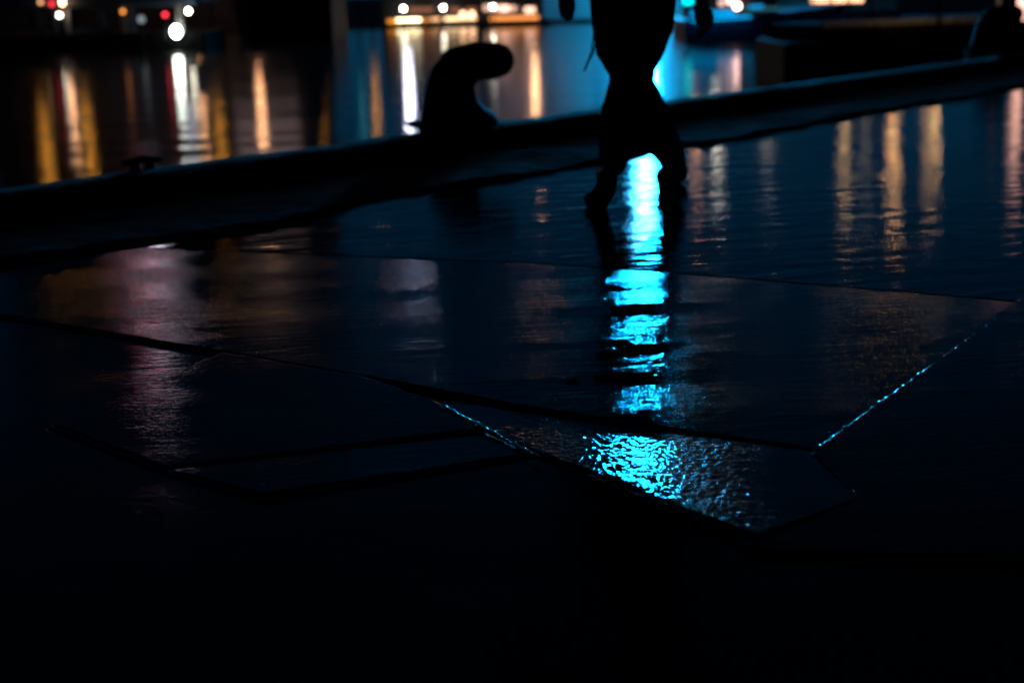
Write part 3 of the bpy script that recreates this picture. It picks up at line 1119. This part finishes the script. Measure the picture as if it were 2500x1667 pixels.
# restaurant boat
DR = S - 2
x0, x1 = V(1186, 48, DR).x, V(1318, 48, DR).x
t = thing('restaurant_boat', Vector(((x0 + x1) / 2, DR + 2, WATER_Z)), 'lit restaurant boat with pink windows over an orange strip left of the person', 'boat')
zd = V(1250, 53, DR).z
bm = bmesh.new()
b_obox(bm, (x0 - .6, DR + 2.2, WATER_Z - .3), (x1 + .6, DR + 2.2, WATER_Z - .3), 4.4, zd - WATER_Z + .3, bevel=.2)
obj('hull', bm, M_HULL, t)
bm = bmesh.new()
b_box(bm, (x0 - .4, DR + .5, zd), (x1 + .2, DR + 4, zd + 1.75), bevel=.05)
obj('cabin', bm, M_DARKWALL, t)
bm = bmesh.new()
b_box(bm, (x0 - .6, DR + .3, zd + 1.75), (x1 + .4, DR + 4.2, zd + 1.9), bevel=.04)
obj('roof', bm, M_HULL, t)
bm = bmesh.new()
b_box(bm, (V(1196, 48, DR).x, DR + .42, zd + .08), (V(1316, 48, DR).x, DR + .497, zd + .26))
obj('light_strip', bm, emit((1, .33, .08), 1.8), t)
for a, b, y0, y1, st in ((1180, 1194, 14, 27, 1.4), (1196, 1216, 14, 28, 2.2), (1219, 1243, 15, 29, 3.2), (1246, 1258, 16, 28, 1.6), (1262, 1268, 18, 27, .5), (1281, 1306, 19, 32, 2.8)):
    bm = bmesh.new()
    b_box(bm, (V(a, 20, DR).x, DR + .4, V((a + b) / 2, y1, DR).z), (V(b, 20, DR).x, DR + .497, V((a + b) / 2, y0, DR).z))
    obj('window', bm, emit((1, .56, .40), st), t)

# cyan-lit tour boat right of the walker
DT = 53.0
x0, x1 = V(1672, 96, DT).x, V(2010, 90, DT).x
t = thing('tour_boat', Vector(((x0 + x1) / 2, DT + 2, WATER_Z)), 'dark tour boat with cyan light strips behind the walking person', 'boat')
zd = V(1760, 48, DT).z
bm = bmesh.new()
prof = [(x0, DT + .0), (x1 - 1.2, DT), (x1 + .8, DT + 2), (x1 - 1.2, DT + 4), (x0, DT + 4)]
lo = [bm.verts.new((x, y, WATER_Z - .4)) for x, y in prof]
hi = [bm.verts.new((x + (.5 if i == 2 else 0), y, zd + (.22 if i in (1, 3) else (.4 if i == 2 else 0)))) for i, (x, y) in enumerate(prof)]
for i in range(len(prof)):
    j = (i + 1) % len(prof)
    bm.faces.new((lo[i], lo[j], hi[j], hi[i]))
bm.faces.new(hi)
bm.faces.new(lo[::-1])
obj('hull', bm, M_TOUR, t)
bm = bmesh.new()
b_box(bm, (x0 + .3, DT + .5, zd), (x1 - 1.6, DT + 3.5, zd + 1.9), bevel=.06)
obj('cabin', bm, M_DARKWALL, t)
bm = bmesh.new()
b_box(bm, (x0, DT + .2, zd + 1.9), (x1 - 1.3, DT + 3.8, zd + 2.05), bevel=.04)
obj('roof', bm, M_HULL, t)
for a, b, y0, y1, col, st in ((1690, 1800, 27, 40, (0, .42, 1.0), 1.0), (1835, 1868, 14, 24, (0, .42, 1.0), .9), (1672, 1694, -14, 12, (0, .8, 1.0), 2.6), (1800, 1905, 20, 27, (.1, .45, .6), .25)):
    bm = bmesh.new()
    b_box(bm, (V(a, 20, DT).x, DT + .4, V((a + b) / 2, y1, DT).z), (V(b, 20, DT).x, DT + .497, V((a + b) / 2, y0, DT).z))
    obj('light_strip', bm, emit(col, st), t)
bm = bmesh.new()
b_tube(bm, [(x0 + .2, DT - .22, zd - .02), (V(1830, 40, DT).x, DT - .22, zd + .07)], [.022, .022], 8)  # glowing tube added to wash the hull blue
obj('hull_fill_light', bm, emit((0, .45, 1.0), 2.2), t)
for px, py, st in ((1786, 4, 4), (1803, 16, 14), (1765, 8, 1.5)):
    p = V(px, py, DT)
    bm = bmesh.new()
    b_sphere(bm, p + Vector((0, .3, 0)), .12, (1, 1, 1), 12)
    obj('cabin_lamp', bm, emit((1, .6, .52), st), t, smooth=True)
for i in range(9):
    p = V(1985 + i * 14.5, 3 - i * .35, DT + 6)
    t2 = thing('string_light', p, ['first', 'second', 'third', 'fourth', 'fifth', 'sixth', 'seventh', 'eighth', 'ninth'][i] + ' peach bulb from the left in the string above the black barge', 'light bulb', 'string of peach bulbs')
    bm = bmesh.new()
    b_sphere(bm, p, .10, (1, 1, 1), 12)
    obj('bulb', bm, emit((1, .5, .28), 4 if i % 3 else 2), t2, smooth=True)
    bm = bmesh.new()
    b_lathe(bm, p + Vector((0, 0, .08)), [(.06, 0), (.06, .1), (.03, .12)], 8)
    obj('socket', bm, M_HULL, t2)

# black barge moored along the quay on the right
q0, q1 = V(1992, 180, 17.5), V(2560, 120, 27.0)
t = thing('moored_barge', Vector(((q0.x + q1.x) / 2, (q0.y + q1.y) / 2, WATER_Z)), 'black flat barge with a pale lit rail moored at the right', 'barge')
ztop = V(2200, 56, 21).z
A, B = Vector((V(1992, 60, 21).x, 21, WATER_Z - .3)), Vector((V(2640, 60, 21).x, 22.5, WATER_Z - .3))
bm = bmesh.new()
b_obox(bm, A, B, 3.0, ztop - WATER_Z + .3, bevel=.08)
obj('hull', bm, M_HULL, t)
bm = bmesh.new()
A2 = Vector((V(1880, 100, 21).x, 21.1, WATER_Z - .3))
b_obox(bm, A2, A + Vector((-.004, .1, 0)), 2.4, V(1930, 106, 20).z - WATER_Z + .3, bevel=.06)
obj('bow_platform', bm, M_HULL, t)
bm = bmesh.new()
Ar, Br = Vector((V(2005, 50, 19.6).x, 19.62, ztop + .003)), Vector((V(2418, 50, 19.8).x, 20.4, ztop + .003))
b_obox(bm, Ar, Br, .10, .075)
obj('rail', bm, M_PALE, t)

dl = V(2300, -120, 19.2)  # warm lamp added out of view to brighten the rail
t = thing('rail_fill_lamp', Vector((dl.x, dl.y, WATER_Z - .3)), 'warm fill lamp added over the pale rail of the black barge', 'fill lamp')
bm = bmesh.new()
b_tube(bm, [(dl.x, dl.y, WATER_Z - .3), (dl.x, dl.y, dl.z + .1), (dl.x + .05, dl.y + .15, dl.z + .16)], [.03, .025, .02], 8)
obj('pole', bm, M_HULL, t)
bm = bmesh.new()
b_sphere(bm, dl + Vector((.05, .15, .05)), .05, (1, 1, 1), 12)
obj('bulb', bm, emit((1.0, .6, .25), 110), t, smooth=True)
bm = bmesh.new()
b_lathe(bm, dl + Vector((.05, .15, .06)), [(.11, -.02), (.1, .02), (.03, .08)], 14)
obj('shade', bm, M_HULL, t)

# lit post and lamp column on the far right of the quay
p = U(2436, 116, 0.02)
YY = 21.0
pp = V(2436, 32, YY)
t = thing('mooring_post', Vector((pp.x, YY, ztop)), 'thin peach lit post standing on the black barge', 'post')
bm = bmesh.new()
b_tube(bm, [(pp.x, YY, ztop - .002), (pp.x, YY, ztop + 1.6)], [.035, .03], 10)
obj('post', bm, M_PALE, t)
YL2 = 20.5
p = V(2492, 50, YL2)
t = thing('light_column', Vector((p.x, YL2, 0)), 'pink glowing light column at the right edge of the photo', 'light column')
bm = bmesh.new()
b_lathe(bm, (p.x, YL2, p.z), [(.055, 0), (.06, .05), (.06, 1.5), (.05, 1.55)], 16)
obj('glow_tube', bm, emit((1, .50, .40), 2.2), t)
bm = bmesh.new()
b_lathe(bm, (p.x, YL2, -1.6), [(.10, 0), (.10, p.z + 1.57), (.08, p.z + 1.6)], 16)
obj('base', bm, M_IRON, t)
bm = bmesh.new()
b_lathe(bm, (p.x, YL2, p.z + 1.55), [(.09, 0), (.09, .06), (.03, .1)], 16)
obj('cap', bm, M_IRON, t)
